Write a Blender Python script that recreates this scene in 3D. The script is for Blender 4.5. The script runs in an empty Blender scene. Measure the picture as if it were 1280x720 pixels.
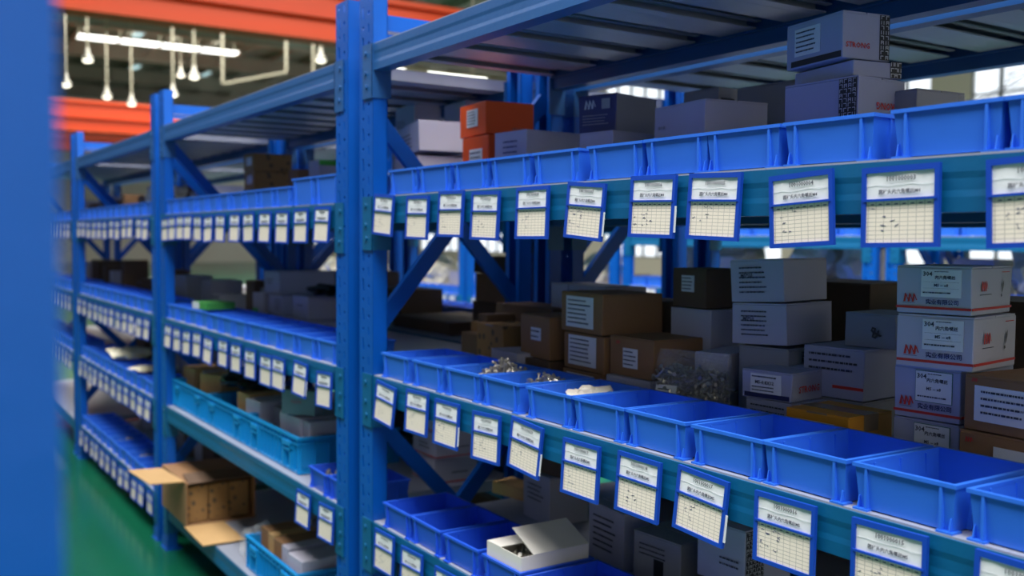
import bpy, bmesh, math, random
from mathutils import Vector, Matrix
R = math.radians
rnd = random.Random(7)
C = bpy.context.scene.collection
scene = bpy.context.scene

# ------------------------------------------------------------------ camera
cam = bpy.data.cameras.new('camera'); camo = bpy.data.objects.new('camera', cam); C.objects.link(camo)
rx = Vector((0.54839991, 0.83618011, 0.00776971)); ux = Vector((-0.04664922, 0.02131472, 0.9986839)); fx = Vector((-0.834914, 0.54804061, -0.05069613))
camo.matrix_world = Matrix(((rx.x, ux.x, -fx.x, 2.3863), (rx.y, ux.y, -fx.y, -1.0847), (rx.z, ux.z, -fx.z, 1.3967), (0, 0, 0, 1)))
cam.sensor_width = 36; cam.lens = 36*1226.17/1280; cam.clip_start = .02; cam.clip_end = 200
cam.dof.use_dof = True; cam.dof.focus_distance = 1.55; cam.dof.aperture_fstop = 3.6
scene.camera = camo
scene.view_settings.view_transform = 'Standard'; scene.view_settings.look = 'None'
scene.view_settings.gamma = 1; scene.view_settings.use_curve_mapping = False
scene.view_settings.exposure = 0.0

# ------------------------------------------------------------------ world and lights
w = bpy.data.worlds.new('world'); scene.world = w; w.use_nodes = True
w.node_tree.nodes['Background'].inputs[0].default_value = (.86, .93, 1.0, 1)
w.node_tree.nodes['Background'].inputs[1].default_value = 1.7

def area(name, loc, sx, sy, power, col=(1, .97, .93), rot=(0, 0, 0)):
    l = bpy.data.lights.new(name, 'AREA'); l.shape = 'RECTANGLE'; l.size = sx; l.size_y = sy; l.energy = power; l.color = col
    o = bpy.data.objects.new(name, l); o.location = loc; o.rotation_euler = rot; C.objects.link(o); return o
area('aisle_ceiling_light', (3.0, -1.75, 6.2), 12, 2.0, 1050, (1, .98, .95))
area('aisle_ceiling_light_far', (-12, -1.8, 7.0), 16, 2.4, 900, (1, .98, .95))
area('second_aisle_light', (-3, 2.2, 5.5), 14, 1.4, 1300, (1, .93, .82))
area('hall_light', (-26, 7, 7.5), 14, 8, 1500, (1, .95, .86))
area('girder_fill_light', (-9, 6.5, 7.5), 5, 8, 850, (1, .96, .9))  # unseen lamp added to brighten the orange girder

# ------------------------------------------------------------------ materials
def lin(c): return tuple((v/12.92 if v <= .04045 else ((v+.055)/1.055)**2.4) for v in [x/255 for x in c])
MATS = {}
def mat(name, rgb, rough=.5, metal=0., var=.08, scale=12., bump=.0, bscale=60., spec=.5, trans=0., emit=None, coat=0.):
    if name in MATS: return MATS[name]
    m = bpy.data.materials.new(name); m.use_nodes = True; nt = m.node_tree; N = nt.nodes; L = nt.links
    b = N['Principled BSDF']; c = lin(rgb)
    b.inputs['Roughness'].default_value = rough; b.inputs['Metallic'].default_value = metal
    b.inputs['Specular IOR Level'].default_value = spec; b.inputs['Coat Weight'].default_value = coat
    if trans: b.inputs['Transmission Weight'].default_value = trans
    tc = N.new('ShaderNodeTexCoord'); n = N.new('ShaderNodeTexNoise'); n.inputs['Scale'].default_value = scale; n.inputs['Detail'].default_value = 5
    L.new(tc.outputs['Object'], n.inputs['Vector'])
    mx = N.new('ShaderNodeMix'); mx.data_type = 'RGBA'; L.new(n.outputs['Fac'], mx.inputs['Factor'])
    mx.inputs['A'].default_value = (*[v*(1-var) for v in c], 1); mx.inputs['B'].default_value = (*[min(1, v*(1+var)) for v in c], 1)
    L.new(mx.outputs['Result'], b.inputs['Base Color'])
    if bump:
        n2 = N.new('ShaderNodeTexNoise'); n2.inputs['Scale'].default_value = bscale; n2.inputs['Detail'].default_value = 4; L.new(tc.outputs['Object'], n2.inputs['Vector'])
        bp = N.new('ShaderNodeBump'); bp.inputs['Strength'].default_value = bump; bp.inputs['Distance'].default_value = .01
        L.new(n2.outputs['Fac'], bp.inputs['Height']); L.new(bp.outputs['Normal'], b.inputs['Normal'])
    if emit:
        b.inputs['Emission Color'].default_value = (*lin(rgb), 1); b.inputs['Emission Strength'].default_value = emit
    MATS[name] = m; return m

post_blue = mat('post_blue', (0, 80, 174), .36, var=.12, scale=6, bump=.05, spec=.35)
beam_blue = mat('beam_blue', (30, 84, 146), .4, var=.1, scale=6, bump=.05)
beam_reflect_teal = mat('beam_reflect_teal', (0, 88, 138), .4, var=.12, scale=6, bump=.05)  # teal cast of reflected light put into the paint of the lower beams
deck_grey = mat('deck_grey', (158, 164, 182), .42, .25, var=.1, scale=5, bump=.08, bscale=20)
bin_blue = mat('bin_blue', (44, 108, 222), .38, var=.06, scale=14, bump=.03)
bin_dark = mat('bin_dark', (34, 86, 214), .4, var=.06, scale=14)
frame_blue = mat('frame_blue', (18, 66, 176), .35, var=.04)
white_paper = mat('white_paper', (226, 228, 234), .3, var=.04, scale=30, bump=.12, bscale=18)
ink = mat('ink', (58, 62, 80), .6, var=.1)
ink_pen = mat('ink_pen', (60, 66, 110), .6, var=.1)
red_ink = mat('red_ink', (206, 52, 44), .55, var=.06)
navy_ink = mat('navy_ink', (28, 34, 92), .5, var=.1)
carton_white = mat('carton_white', (186, 184, 202), .6, var=.06, scale=9, bump=.06, bscale=14)
carton_lilac = mat('carton_lilac', (168, 172, 200), .6, var=.06, scale=9, bump=.06)
carton_grey = mat('carton_grey', (150, 152, 162), .55, var=.08, scale=9, bump=.06)
carton_brown = mat('carton_brown', (146, 108, 74), .75, var=.12, scale=10, bump=.1, bscale=30)
carton_dark = mat('carton_dark', (98, 76, 60), .75, var=.14, scale=10, bump=.1)
carton_tan = mat('carton_tan', (196, 158, 108), .75, var=.1, scale=10, bump=.08)
carton_orange = mat('carton_orange', (232, 84, 22), .5, var=.06, scale=9)
carton_navy = mat('carton_navy', (34, 48, 110), .35, var=.12, scale=12)
carton_yellow = mat('carton_yellow', (214, 146, 30), .5, var=.1, scale=9)
carton_green = mat('carton_green', (70, 190, 70), .5, var=.05)
tape_m = mat('tape', (150, 128, 100), .2, var=.1)
pattern_m = mat('pattern_black', (36, 38, 48), .4, var=.1)
pattern_w = mat('pattern_white', (196, 200, 210), .45, var=.05)
steel = mat('steel', (184, 180, 172), .3, .8, var=.25, scale=40)
steel_dark = mat('steel_dark', (90, 86, 80), .35, .9, var=.3, scale=40)
crate_teal = mat('crate_teal', (10, 136, 206), .38, var=.06, scale=10)
floor_green = mat('floor_green', (14, 92, 66), .2, var=.2, scale=1.3, bump=.03, bscale=3)
crane_orange = mat('crane_orange', (226, 72, 8), .45, var=.04, scale=1)
roof_m = mat('roof_dark', (168, 162, 146), .7, var=.2, scale=1.2)
truss_m = mat('truss_beige', (196, 190, 168), .5, var=.1)
wall_m = mat('wall_cream', (214, 210, 196), .8, var=.05, scale=1)
mull_m = mat('mullion', (120, 126, 130), .5)
lamp_metal = mat('lamp_metal', (200, 198, 188), .3, .4)
lamp_glow = mat('lamp_glow', (255, 248, 225), .5, emit=3.0)
sky_glow = mat('skylight_glow', (250, 252, 245), .5, emit=4.0)
film = mat('film_pale', (238, 226, 202), .35, var=.25, scale=9, bump=.6, bscale=10)
black_bag = mat('black_bag', (26, 27, 32), .22, var=.2, bump=.9, bscale=14)
cloth_white = mat('cloth_white', (214, 208, 196), .7, var=.1, bump=.5, bscale=40)

def grid_mat():
    m = bpy.data.materials.new('record_grid'); m.use_nodes = True; nt = m.node_tree; N = nt.nodes; L = nt.links; b = N['Principled BSDF']
    tc = N.new('ShaderNodeTexCoord'); sp = N.new('ShaderNodeSeparateXYZ'); L.new(tc.outputs['Object'], sp.inputs[0])
    def line(sock, f, wd):
        a = N.new('ShaderNodeMath'); a.operation = 'MULTIPLY'; a.inputs[1].default_value = f; L.new(sock, a.inputs[0])
        g = N.new('ShaderNodeMath'); g.operation = 'FRACT'; L.new(a.outputs[0], g.inputs[0])
        h = N.new('ShaderNodeMath'); h.operation = 'LESS_THAN'; h.inputs[1].default_value = wd; L.new(g.outputs[0], h.inputs[0]); return h
    h1 = line(sp.outputs['X'], 1/.0115, .07); h2 = line(sp.outputs['Z'], 1/.0054, .14)
    mx = N.new('ShaderNodeMath'); mx.operation = 'MAXIMUM'; L.new(h1.outputs[0], mx.inputs[0]); L.new(h2.outputs[0], mx.inputs[1])
    c = N.new('ShaderNodeMix'); c.data_type = 'RGBA'; c.inputs['A'].default_value = (*lin((236, 224, 212)), 1); c.inputs['B'].default_value = (*lin((176, 168, 162)), 1)
    L.new(mx.outputs[0], c.inputs['Factor']); L.new(c.outputs['Result'], b.inputs['Base Color']); b.inputs['Roughness'].default_value = .45
    return m
record_m = grid_mat()
def fish_mat():     # printed tape pattern on brown board
    m = mat('carton_printed', (128, 98, 62), .7, var=.1).copy(); N = m.node_tree.nodes; L = m.node_tree.links; b = N['Principled BSDF']
    tc = N.new('ShaderNodeTexCoord'); mp = N.new('ShaderNodeMapping'); mp.inputs['Rotation'].default_value = (.5, .6, .8); L.new(tc.outputs['Object'], mp.inputs[0])
    v = N.new('ShaderNodeTexVoronoi'); v.inputs['Scale'].default_value = 34; L.new(mp.outputs[0], v.inputs['Vector'])
    lt = N.new('ShaderNodeMath'); lt.operation = 'LESS_THAN'; lt.inputs[1].default_value = .3; L.new(v.outputs['Distance'], lt.inputs[0])
    c = N.new('ShaderNodeMix'); c.data_type = 'RGBA'; c.inputs['A'].default_value = (*lin((142, 108, 66)), 1); c.inputs['B'].default_value = (*lin((86, 74, 58)), 1)
    L.new(lt.outputs[0], c.inputs['Factor']); L.new(c.outputs['Result'], b.inputs['Base Color']); return m
printed_m = fish_mat()
def clear_mat():
    m = bpy.data.materials.new('clear_plastic'); m.use_nodes = True; nt = m.node_tree; N = nt.nodes; L = nt.links; b = N['Principled BSDF']
    b.inputs['Base Color'].default_value = (.9, .92, .97, 1); b.inputs['Roughness'].default_value = .16
    tr = N.new('ShaderNodeBsdfTransparent'); mx = N.new('ShaderNodeMixShader'); fr = N.new('ShaderNodeTexNoise'); fr.inputs['Scale'].default_value = 22
    rp = N.new('ShaderNodeMapRange'); rp.inputs['From Min'].default_value = .35; rp.inputs['From Max'].default_value = .8; rp.inputs['To Min'].default_value = .04; rp.inputs['To Max'].default_value = .3
    L.new(fr.outputs['Fac'], rp.inputs['Value']); L.new(rp.outputs['Result'], mx.inputs['Fac'])
    bp = N.new('ShaderNodeBump'); bp.inputs['Strength'].default_value = .7; bp.inputs['Distance'].default_value = .01; L.new(fr.outputs['Fac'], bp.inputs['Height']); L.new(bp.outputs[0], b.inputs['Normal'])
    L.new(tr.outputs[0], mx.inputs[1]); L.new(b.outputs[0], mx.inputs[2]); L.new(mx.outputs[0], N['Material Output'].inputs[0]); return m
clear_m = clear_mat()
def glass_mat():
    m = bpy.data.materials.new('window_glass'); m.use_nodes = True; nt = m.node_tree; N = nt.nodes; L = nt.links; b = N['Principled BSDF']
    b.inputs['Base Color'].default_value = (.95, .97, 1, 1); b.inputs['Roughness'].default_value = .05
    tr = N.new('ShaderNodeBsdfTransparent'); mx = N.new('ShaderNodeMixShader'); mx.inputs['Fac'].default_value = .1
    n = N.new('ShaderNodeTexNoise'); n.inputs['Scale'].default_value = 1.0; L.new(n.outputs['Fac'], b.inputs['Roughness'])
    L.new(tr.outputs[0], mx.inputs[1]); L.new(b.outputs[0], mx.inputs[2]); L.new(mx.outputs[0], N['Material Output'].inputs[0]); return m
glass_m = glass_mat()

# ------------------------------------------------------------------ helpers
class MB:
    def __init__(s): s.v = []; s.f = []
    def add(s, vs, fs):
        k = len(s.v); s.v += [tuple(v) for v in vs]; s.f += [tuple(i+k for i in f) for f in fs]; return s
    def box(s, x0, x1, y0, y1, z0, z1, M=None):
        vs = [Vector(p) for p in ((x0, y0, z0), (x1, y0, z0), (x1, y1, z0), (x0, y1, z0), (x0, y0, z1), (x1, y0, z1), (x1, y1, z1), (x0, y1, z1))]
        if M is not None: vs = [M @ v for v in vs]
        return s.add(vs, [(0, 3, 2, 1), (4, 5, 6, 7), (0, 1, 5, 4), (1, 2, 6, 5), (2, 3, 7, 6), (3, 0, 4, 7)])
    def bar(s, a, b, wx, wy, up=Vector((1, 0, 0))):
        a = Vector(a); b = Vector(b); d = (b-a); l = d.length; d.normalize(); sx = up.normalized(); sy = d.cross(sx).normalized()
        M = Matrix(((sx.x, sy.x, d.x, a.x), (sx.y, sy.y, d.y, a.y), (sx.z, sy.z, d.z, a.z), (0, 0, 0, 1)))
        return s.box(-wx/2, wx/2, -wy/2, wy/2, 0, l, M)
    def prof_x(s, prof, x0, x1):
        n = len(prof); vs = [(x0, y, z) for y, z in prof]+[(x1, y, z) for y, z in prof]
        fs = [(i, (i+1) % n, n+(i+1) % n, n+i) for i in range(n)]+[tuple(range(n))[::-1], tuple(range(n, 2*n))]
        return s.add(vs, fs)
    def lathe(s, prof, n, M=None):
        vs = []
        for r, z in prof:
            for i in range(n):
                a = 2*math.pi*i/n; v = Vector((r*math.cos(a), r*math.sin(a), z)); vs.append(M @ v if M is not None else v)
        fs = [(j*n+i, j*n+(i+1) % n, (j+1)*n+(i+1) % n, (j+1)*n+i) for j in range(len(prof)-1) for i in range(n)]
        fs += [tuple(range(n))[::-1], tuple((len(prof)-1)*n+i for i in range(n))]
        return s.add(vs, fs)
    def mesh(s, name, m, smooth=False, bevel=0):
        me = bpy.data.meshes.new(name); me.from_pydata(s.v, [], s.f)
        bm = bmesh.new(); bm.from_mesh(me); bmesh.ops.recalc_face_normals(bm, faces=bm.faces)
        if bevel:
            bmesh.ops.bevel(bm, geom=[e for e in bm.edges if e.is_manifold and e.calc_face_angle(0) > .5], offset=bevel, segments=1, affect='EDGES')
        bm.to_mesh(me); bm.free()
        if smooth:
            for p in me.polygons: p.use_smooth = True
        me.materials.append(m); return me

def link(name, me, parent=None, loc=(0, 0, 0), rot=(0, 0, 0), scale=None):
    o = bpy.data.objects.new(name, me); o.location = loc; o.rotation_euler = rot
    if scale: o.scale = scale
    C.objects.link(o)
    if parent is not None: o.parent = parent
    return o
def tag(o, label, cat, group=None, kind=None):
    o['label'] = label; o['category'] = cat
    if group: o['group'] = group
    if kind: o['kind'] = kind
    return o
def empty(name, loc, rot=(0, 0, 0), label=None, cat=None, group=None):
    o = bpy.data.objects.new(name, None); o.empty_display_size = .05; o.location = loc; o.rotation_euler = rot; C.objects.link(o)
    if label: tag(o, label, cat, group)
    return o
def struct(name, me, **k):
    o = link(name, me, **k); o['kind'] = 'structure'; return o
TXT = {}
def text_mesh(body, size, m, align='CENTER', shear=0):
    key = (body, size, m.name, align)
    if key in TXT: return TXT[key]
    c = bpy.data.curves.new('lettering', 'FONT'); c.body = body; c.size = size; c.align_x = align; c.align_y = 'CENTER'; c.resolution_u = 1; c.offset = size*.02; c.shear = shear
    o = bpy.data.objects.new('lettering', c); C.objects.link(o)
    me = bpy.data.meshes.new_from_object(o.evaluated_get(bpy.context.evaluated_depsgraph_get()))
    bpy.data.objects.remove(o); bpy.data.curves.remove(c); me.materials.clear(); me.materials.append(m); TXT[key] = me; return me
ORD = ['first', 'second', 'third', 'fourth', 'fifth', 'sixth', 'seventh', 'eighth', 'ninth', 'tenth', 'eleventh', 'twelfth', 'thirteenth', 'fourteenth']

# ------------------------------------------------------------------ hall shell
WALL_Y = 20.0
struct('floor', MB().box(-50, 8, -6, WALL_Y+.2, -.1, 0).mesh('floor', floor_green))
roof = empty('ceiling', (0, 0, 8.5)); roof['kind'] = 'structure'
link('roof_sheet', MB().box(-50, 8, -6, WALL_Y+.2, .0, .1).mesh('roof_sheet', roof_m), roof)
pur = MB().box(-50, 8, -.06, .06, -.22, 0).mesh('purlin', roof_m)
for i in range(18): link('purlin', pur, roof, (0, -5+i*1.45, -.0))
raf = MB(); raf.box(-.12, .12, -6, WALL_Y, -.75, -.7).box(-.02, .02, -6, WALL_Y, -.7, -.2).box(-.12, .12, -6, WALL_Y, -.25, -.2)
rafm = raf.mesh('rafter', roof_m)
for i in range(8): link('rafter', rafm, roof, (-8-i*5.5, 0, 0))
struct('wall_left', MB().box(-50.2, -50, -6, WALL_Y, 0, 8.5).mesh('wall_left', wall_m))
struct('wall_front_blocker', MB().box(-50, 8, -6.2, -6, 0, 8.5).mesh('wall_front_blocker', mat('wall_grey', (64, 70, 82), .8)))  # unseen dark wall added to keep low light out of the shelves
struct('wall_right', MB().box(8, 8.2, -6, WALL_Y, 0, 8.5).mesh('wall_right', wall_m))
# back wall with a band of tall windows
WB, WT, PER, PIL = .8, 7.6, 4.46, 1.0
wb = MB().box(-50, 8, WALL_Y, WALL_Y+.2, 0, WB).box(-50, 8, WALL_Y, WALL_Y+.2, WT, 8.5)
x = -11.76 - PER*9
px = []
while x < 8: wb.box(x, min(x+PIL, 8), WALL_Y, WALL_Y+.2, WB, WT); px.append(x+PIL); x += PER
struct('wall_back', wb.mesh('wall_back', wall_m))
fr = MB(); n = 5; ww = PER-PIL
for k in range(n+1): fr.box(k*ww/n-.04, k*ww/n+.04, .04, .1, 0, WT-WB)
for z in (0, 1.6, 3.9, WT-WB-.05): fr.box(0, ww, .04, .1, z, z+.05)
frm = fr.mesh('window_frame', mull_m); pane = MB().box(.02, ww/n-.02, .065, .075, 0, WT-WB).mesh('window_pane', glass_m)
for i, xx in enumerate(px):
    e = empty('window_%d' % (i+1), (xx, WALL_Y, WB)); e['kind'] = 'structure'
    link('window_frame', frm, e)
    for k in range(n): link('window_pane', pane, e, (k*ww/n, 0, 0))
# skylight slot in the far roof bay
sk = empty('roof_light', (-33, 7.5, 8.0), label='long bright strip light under the dark roof at the far left', cat='ceiling light')
sk_l = 5.3
link('light_panel', MB().box(-.28, .28, -2.7, 2.7, -.06, 0).mesh('light_panel', sky_glow), sk)
m_ = MB()
for k in range(5): m_.box(-.32, .32, -2.7+k*1.35-.04, -2.7+k*1.35+.04, -.09, .05)
link('frame', m_.mesh('frame', truss_m), sk)
arm = MB().bar((0, 0, 0), (-2.2, 0, .0), .16, .05, Vector((0, 1, 0))).mesh('arm', lamp_metal)
for k in (0, 2, 3.2, 4): link('arm', arm, sk, (0, -2.7+k*1.32, -.02))
m_ = MB()
for k in range(5): m_.box(-.02, .02, -2.6+k*1.3-.02, -2.6+k*1.3+.02, 0, .5)
link('hanger', m_.mesh('hanger', truss_m), sk)
sl = empty('strip_light', (-16.8, 9.4, 5.0), label='bright strip light seen in the gap between two upper decks', cat='ceiling light')
link('light_panel', MB().box(-.12, .12, -1.5, -.75, -.05, 0).box(-.12, .12, -.2, 1.3, -.05, 0).mesh('light_panel', sky_glow), sl)
link('frame', MB().box(-.14, .14, -1.55, 1.35, 0, .06).box(-.12, .12, -.75, -.2, -.05, 0).mesh('frame', truss_m), sl)
link('hanger', MB().box(-.02, .02, -1.02, -.98, .06, 3.4).box(-.02, .02, .98, 1.02, .06, 3.4).mesh('hanger', truss_m), sl)
skp = MB().box(-.9, .9, -.3, .3, -.06, 0).mesh('roof_glow_panel', mat('roof_glow_teal', (190, 222, 226), .5, emit=.9))  # glowing panels added to lighten the roof, standing for teal skylight reflections
for i in range(34):
    r_ = random.Random(100+i); link('roof_glow_panel', skp, roof, (-46+r_.random()*30, -4+1.45*r_.randint(1, 14)+.7, -.02))
# hanging channel frames
def hang_frame(x, y, dy, z0, z1, dz, lab):
    e = empty('hanging_frame', (x, y, z1), label=lab, cat='frame', group=None)
    for k in (0, dy): link('drop_rod', MB().box(-.03, .03, k-.03, k+.03, z0-z1+(dz if k else 0), 8.4-z1).mesh('drop_rod', truss_m), e)
    link('rail', MB().bar((0, 0, z0-z1), (0, dy, z0-z1+dz), .06, .06).mesh('rail', truss_m), e)
hang_frame(-27.5, 8.0, 2.0, 6.0, 7.0, .55, 'pale hanging steel frame left of the pair below the roof light')
hang_frame(-27.5, 12.6, -1.7, 6.2, 7.0, -.5, 'pale hanging steel frame right of the pair below the roof light')
# pendant lamps
LP = [(-27.0, 3.54, 5.5, 'high-bay pendant lamp just right of the blurred foreground post'), (-26.8, 6.35, 5.45, 'bright pendant lamp above the top of the second upright pair'),
      (-24.5, 6.32, 5.65, 'high-bay pendant lamp upper right of the second upright pair'), (-25.0, 3.75, 5.9, 'small pendant lamp below the left end of the roof light'),
      (-30.0, 5.9, 5.5, 'dim pendant lamp low over the second orange girder'), (-29.6, 5.1, 5.6, 'dim pendant lamp left of the one over the girder'), (-33.0, 8.2, 7.0, 'pendant lamp hanging just behind the roof light'),
      (-22, 8.9, 6.0, 'pendant lamp seen right of the hanging frames')]
bell = MB().lathe([(.04, .3), (.05, .17), (.12, .06), (.15, 0)], 14).mesh('reflector', lamp_metal, True)
bulb = MB().lathe([(.12, 0), (.13, -.02), (.07, -.06), (.02, -.07)], 14).mesh('bulb', lamp_glow, True)
for x, y, z, lab in LP:
    e = empty('pendant_lamp', (x, y, z), label=lab, cat='pendant lamp')
    link('cord', MB().box(-.022, .022, -.022, .022, .3, 8.35-z).mesh('cord', truss_m), e); link('reflector', bell, e); link('bulb', bulb, e)
# orange crane girders
def girder(x, y0, y1, z, h, lab, taper=None):
    e = empty('crane_girder', (x, y0, z), label=lab, cat='crane girder'); L = y1-y0
    if taper:
        t = MB(); t0 = taper-y0; t1 = t0+.75
        for (xa, xb) in ((-.2, .2),):
            vs = [(xa, 0, .1), (xa, t0, .1), (xa, t1, h*.62), (xa, L, h*.62), (xa, L, h-.06), (xa, 0, h-.06)]
            vs += [(xb, b, c) for a, b, c in vs]
            t.add(vs, [(0, 1, 2, 5), (2, 3, 4, 5), (6, 11, 8, 7), (8, 11, 10, 9), (0, 6, 7, 1), (1, 7, 8, 2), (2, 8, 9, 3), (3, 9, 10, 4), (4, 10, 11, 5), (5, 11, 6, 0)])
        link('web', t.mesh('web', crane_orange), e)
        link('bottom_flange', MB().box(-.26, .26, 0, t0, 0, .1).bar((0, t0, .05), (0, t1, h*.62-.05), .52, .1, Vector((1, 0, 0))).box(-.26, .26, t1, L, h*.62-.1, h*.62).mesh('bottom_flange', crane_orange), e)
    else:
        link('web', MB().box(-.2, .2, 0, L, .12, h-.1).mesh('web', crane_orange), e)
        link('bottom_flange', MB().box(-.32, .32, 0, L, 0, .12).mesh('bottom_flange', crane_orange), e)
    link('shadow_ledge', MB().box(.2, .36, 0, L, h*.42, h*.47).mesh('shadow_ledge', crane_orange), e)  # ledge added so its shadow draws a dark band along the web
    link('top_flange', MB().box(-.34, .34, 0, L, h-.1, h).mesh('top_flange', crane_orange), e)
    link('trolley_rail', MB().box(-.05, .05, 0, L, h, h+.06).mesh('trolley_rail', steel_dark), e)
girder(-15, -3, 17, 5.0, .92, 'orange overhead crane girder nearest the camera, crossing the top left', taper=6.45)
girder(-32, -3, 19, 4.72, 1.0, 'second orange crane girder, lower behind the first')
girder(-41, -3, 19, 4.8, 1.0, 'farthest orange crane girder low above the racks')

# ------------------------------------------------------------------ rack parts
BD = .60          # rack depth
def post_mesh():
    b = MB(); W, D, H = .08, .042, 2.03
    # side walls, back lips and inner walls
    b.box(0, .003, .001, D, 0, H).box(W-.003, W, .001, D, 0, H).box(0, .02, D-.003, D, 0, H).box(W-.02, W, D-.003, D, 0, H)
    # front face with punched holes
    def cell(x0, x1, z0, z1, pts):
        xm, zm = (x0+x1)/2, (z0+z1)/2
        o = [(x0, z0), (xm, z0), (x1, z0), (x1, zm), (x1, z1), (xm, z1), (x0, z1), (x0, zm)]
        vs = [(p[0], 0, p[1]) for p in o]+[(p[0], 0, p[1]) for p in pts]+[(p[0], .003, p[1]) for p in pts]
        b.add(vs, [(i, (i+1) % 8, 8+(i+1) % 8, 8+i) for i in range(8)]+[(8+i, 8+(i+1) % 8, 16+(i+1) % 8, 16+i) for i in range(8)])
    def slot(cx, cz, w, h, sl):
        return [(cx-w/2-sl, cz-h/2), (cx-sl, cz-h/2), (cx+w/2-sl, cz-h/2), (cx+w/2, cz), (cx+w/2+sl, cz+h/2), (cx+sl, cz+h/2), (cx-w/2+sl, cz+h/2), (cx-w/2, cz)]
    def octo(cx, cz, r): return [(cx+r*math.cos(a), cz+r*math.sin(a)) for a in [R(225+45*i) for i in range(8)]]
    def quad(x0, x1, z0, z1): b.add([(x0, 0, z0), (x1, 0, z0), (x1, 0, z1), (x0, 0, z1)], [(0, 1, 2, 3)])
    n = 26; p = H/n
    quad(0, .012, 0, H); quad(.032, .046, 0, H); quad(.066, .08, 0, H)
    for i in range(n):
        z = i*p
        cell(.012, .032, z, z+p*.6, slot(.022, z+p*.3, .009, .032, -.0028)); cell(.012, .032, z+p*.6, z+p, octo(.022, z+p*.8, .005))
        cell(.046, .066, z, z+p*.5, octo(.056, z+p*.25, .0055)); cell(.046, .066, z+p*.5, z+p, slot(.056, z+p*.75, .006, .022, -.002))
    me = b.mesh('upright_post', post_blue); return me
POST = post_mesh()
FOOT = MB().box(-.01, .09, -.012, .06, 0, .006).box(-.004, .084, -.004, -.001, 0, .05).mesh('base_plate', post_blue)
def beam_mesh(L, m):
    b = MB(); h = .066
    prof = [(0, 0), (0, -.018), (.0012, -.026), (.0012, -.040), (0, -.048), (0, -h), (.04, -h), (.04, -.034), (.05, -.034), (.05, -.030), (.04, -.030), (.04, 0)]
    return b.prof_x(prof, .08, L-.08).mesh('beam', m)
def conn_mesh(m):
    b = MB().box(.026, .084, -.004, -.001, -.135, .003).box(.0805, .0845, -.004, .05, -.135, .003)
    for x, z in ((.045, -.02), (.05, -.105), (.045, -.07)): b.lathe([(.006, 0), (.006, .004)], 8, Matrix.Translation((x, -.004, z)) @ Matrix.Rotation(R(90), 4, 'X'))
    return b.mesh('end_connector', m)
CONN = {m.name: conn_mesh(m) for m in (beam_blue, beam_reflect_teal)}
BEAM = {m.name: beam_mesh(2.04, m) for m in (beam_blue, beam_reflect_teal)}
PW = 1.88/10
def panel_mesh():
    b = MB(); w = PW-.0006
    b.box(0, w, .003, BD-.003, 0, .003)                # top sheet lying over the beams
    for x0, x1 in ((0, .003), (w-.003, w)): b.box(x0, x1, .052, BD-.052, -.029, 0)
    b.box(.003, .030, .052, BD-.052, -.029, -.026).box(w-.078, w-.003, .052, BD-.052, -.029, -.026)
    b.box(.03, .045, .052, BD-.052, -.016, -.013).box(w-.093, w-.078, .052, BD-.052, -.016, -.013)
    return b.mesh('deck_panel', deck_grey)
PANEL = panel_mesh()
def brace(b, z0, z1, flip):
    o = .012 if flip else -.012
    return b.bar((.04+o, .03, z0), (.04+o, BD-.03, z1), .02, .042)
BUP = [brace(MB(), 1.15, 1.80, 0).mesh('cross_brace', post_blue), brace(MB(), .36, .96, 0).mesh('cross_brace', post_blue)]
BDN = [brace(MB(), 1.80, 1.20, 1).mesh('cross_brace', post_blue), brace(MB(), .955, .38, 1).mesh('cross_brace', post_blue)]
STRUT = MB().box(.02, .06, .03, BD-.03, -.02, .02).mesh('top_strut', post_blue)
def rack(x0, y0, rot, levels, label, L=2.04, decks=True, up=False):
    e = empty('shelving_rack', (x0, y0, 0), (0, 0, rot), label, 'shelving rack', None)
    for fx_ in (0, L-.08):
        link('upright_post', POST, e, (fx_, 0, 0)); 
        p = link('upright_post', POST, e, (fx_+.08, BD, 0), (0, 0, math.pi))
        for q in range(2): link('base_plate', FOOT, e, (fx_, 0, 0) if q == 0 else (fx_+.08, BD, 0), (0, 0, 0 if q == 0 else math.pi))
        for m in ((BUP if up else [BDN[0], BUP[1]]) if fx_ == 0 else BDN): link('cross_brace', m, e, (fx_, 0, 0))
        for z in (1.95, .12): link('top_strut' if z > 1 else 'bottom_strut', STRUT, e, (fx_, 0, z))
    for z, m in levels:
        for s in (0, 1):
            bo = link('beam', BEAM[m.name], e, (0, 0, z) if s == 0 else (L, BD, z), (0, 0, 0 if s == 0 else math.pi))
            link('end_connector', CONN[m.name], bo); link('end_connector', CONN[m.name], bo, (L, 0, 0)).scale = (-1, 1, 1)
        if decks:
            for k in range(10): link('deck_panel', PANEL, e, (.08+k*PW+.0003, 0, z))
    return e
B_, T_ = beam_blue, beam_reflect_teal
LV1 = dict(A=1.887, B=1.498, C=1.038, D=.655, E=.21)
LV2 = dict(A=1.872, B=1.487, C=1.033, D=.645, E=.21)
def lv(d): return [(d['A'], B_), (d['B'], T_), (d['C'], T_), (d['D'], T_), (d['E'], T_)]
P = 2.115
BAYN = ['nearest rack', 'middle rack', 'third rack', 'farthest rack']
for i in range(4):
    rack(-P*i, 0, 0, lv(LV1 if i == 0 else LV2), ['nearest blue steel rack, filling the right of the picture', 'blue steel rack with teal crates, second from the camera', 'blue steel rack with four bin shelves, third from the camera', 'farthest blue steel rack behind the blurred foreground post'][i], up=(i == 0))
for i in range(4):
    rack(-P*i+2.04, BD*2+.04, math.pi, lv(LV1 if i == 0 else LV2), ['blue steel rack standing back to back behind the nearest rack', 'blue steel rack standing back to back behind the rack with teal crates', 'blue steel rack back to back behind the third rack', 'blue steel rack back to back behind the farthest rack'][i])
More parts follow.
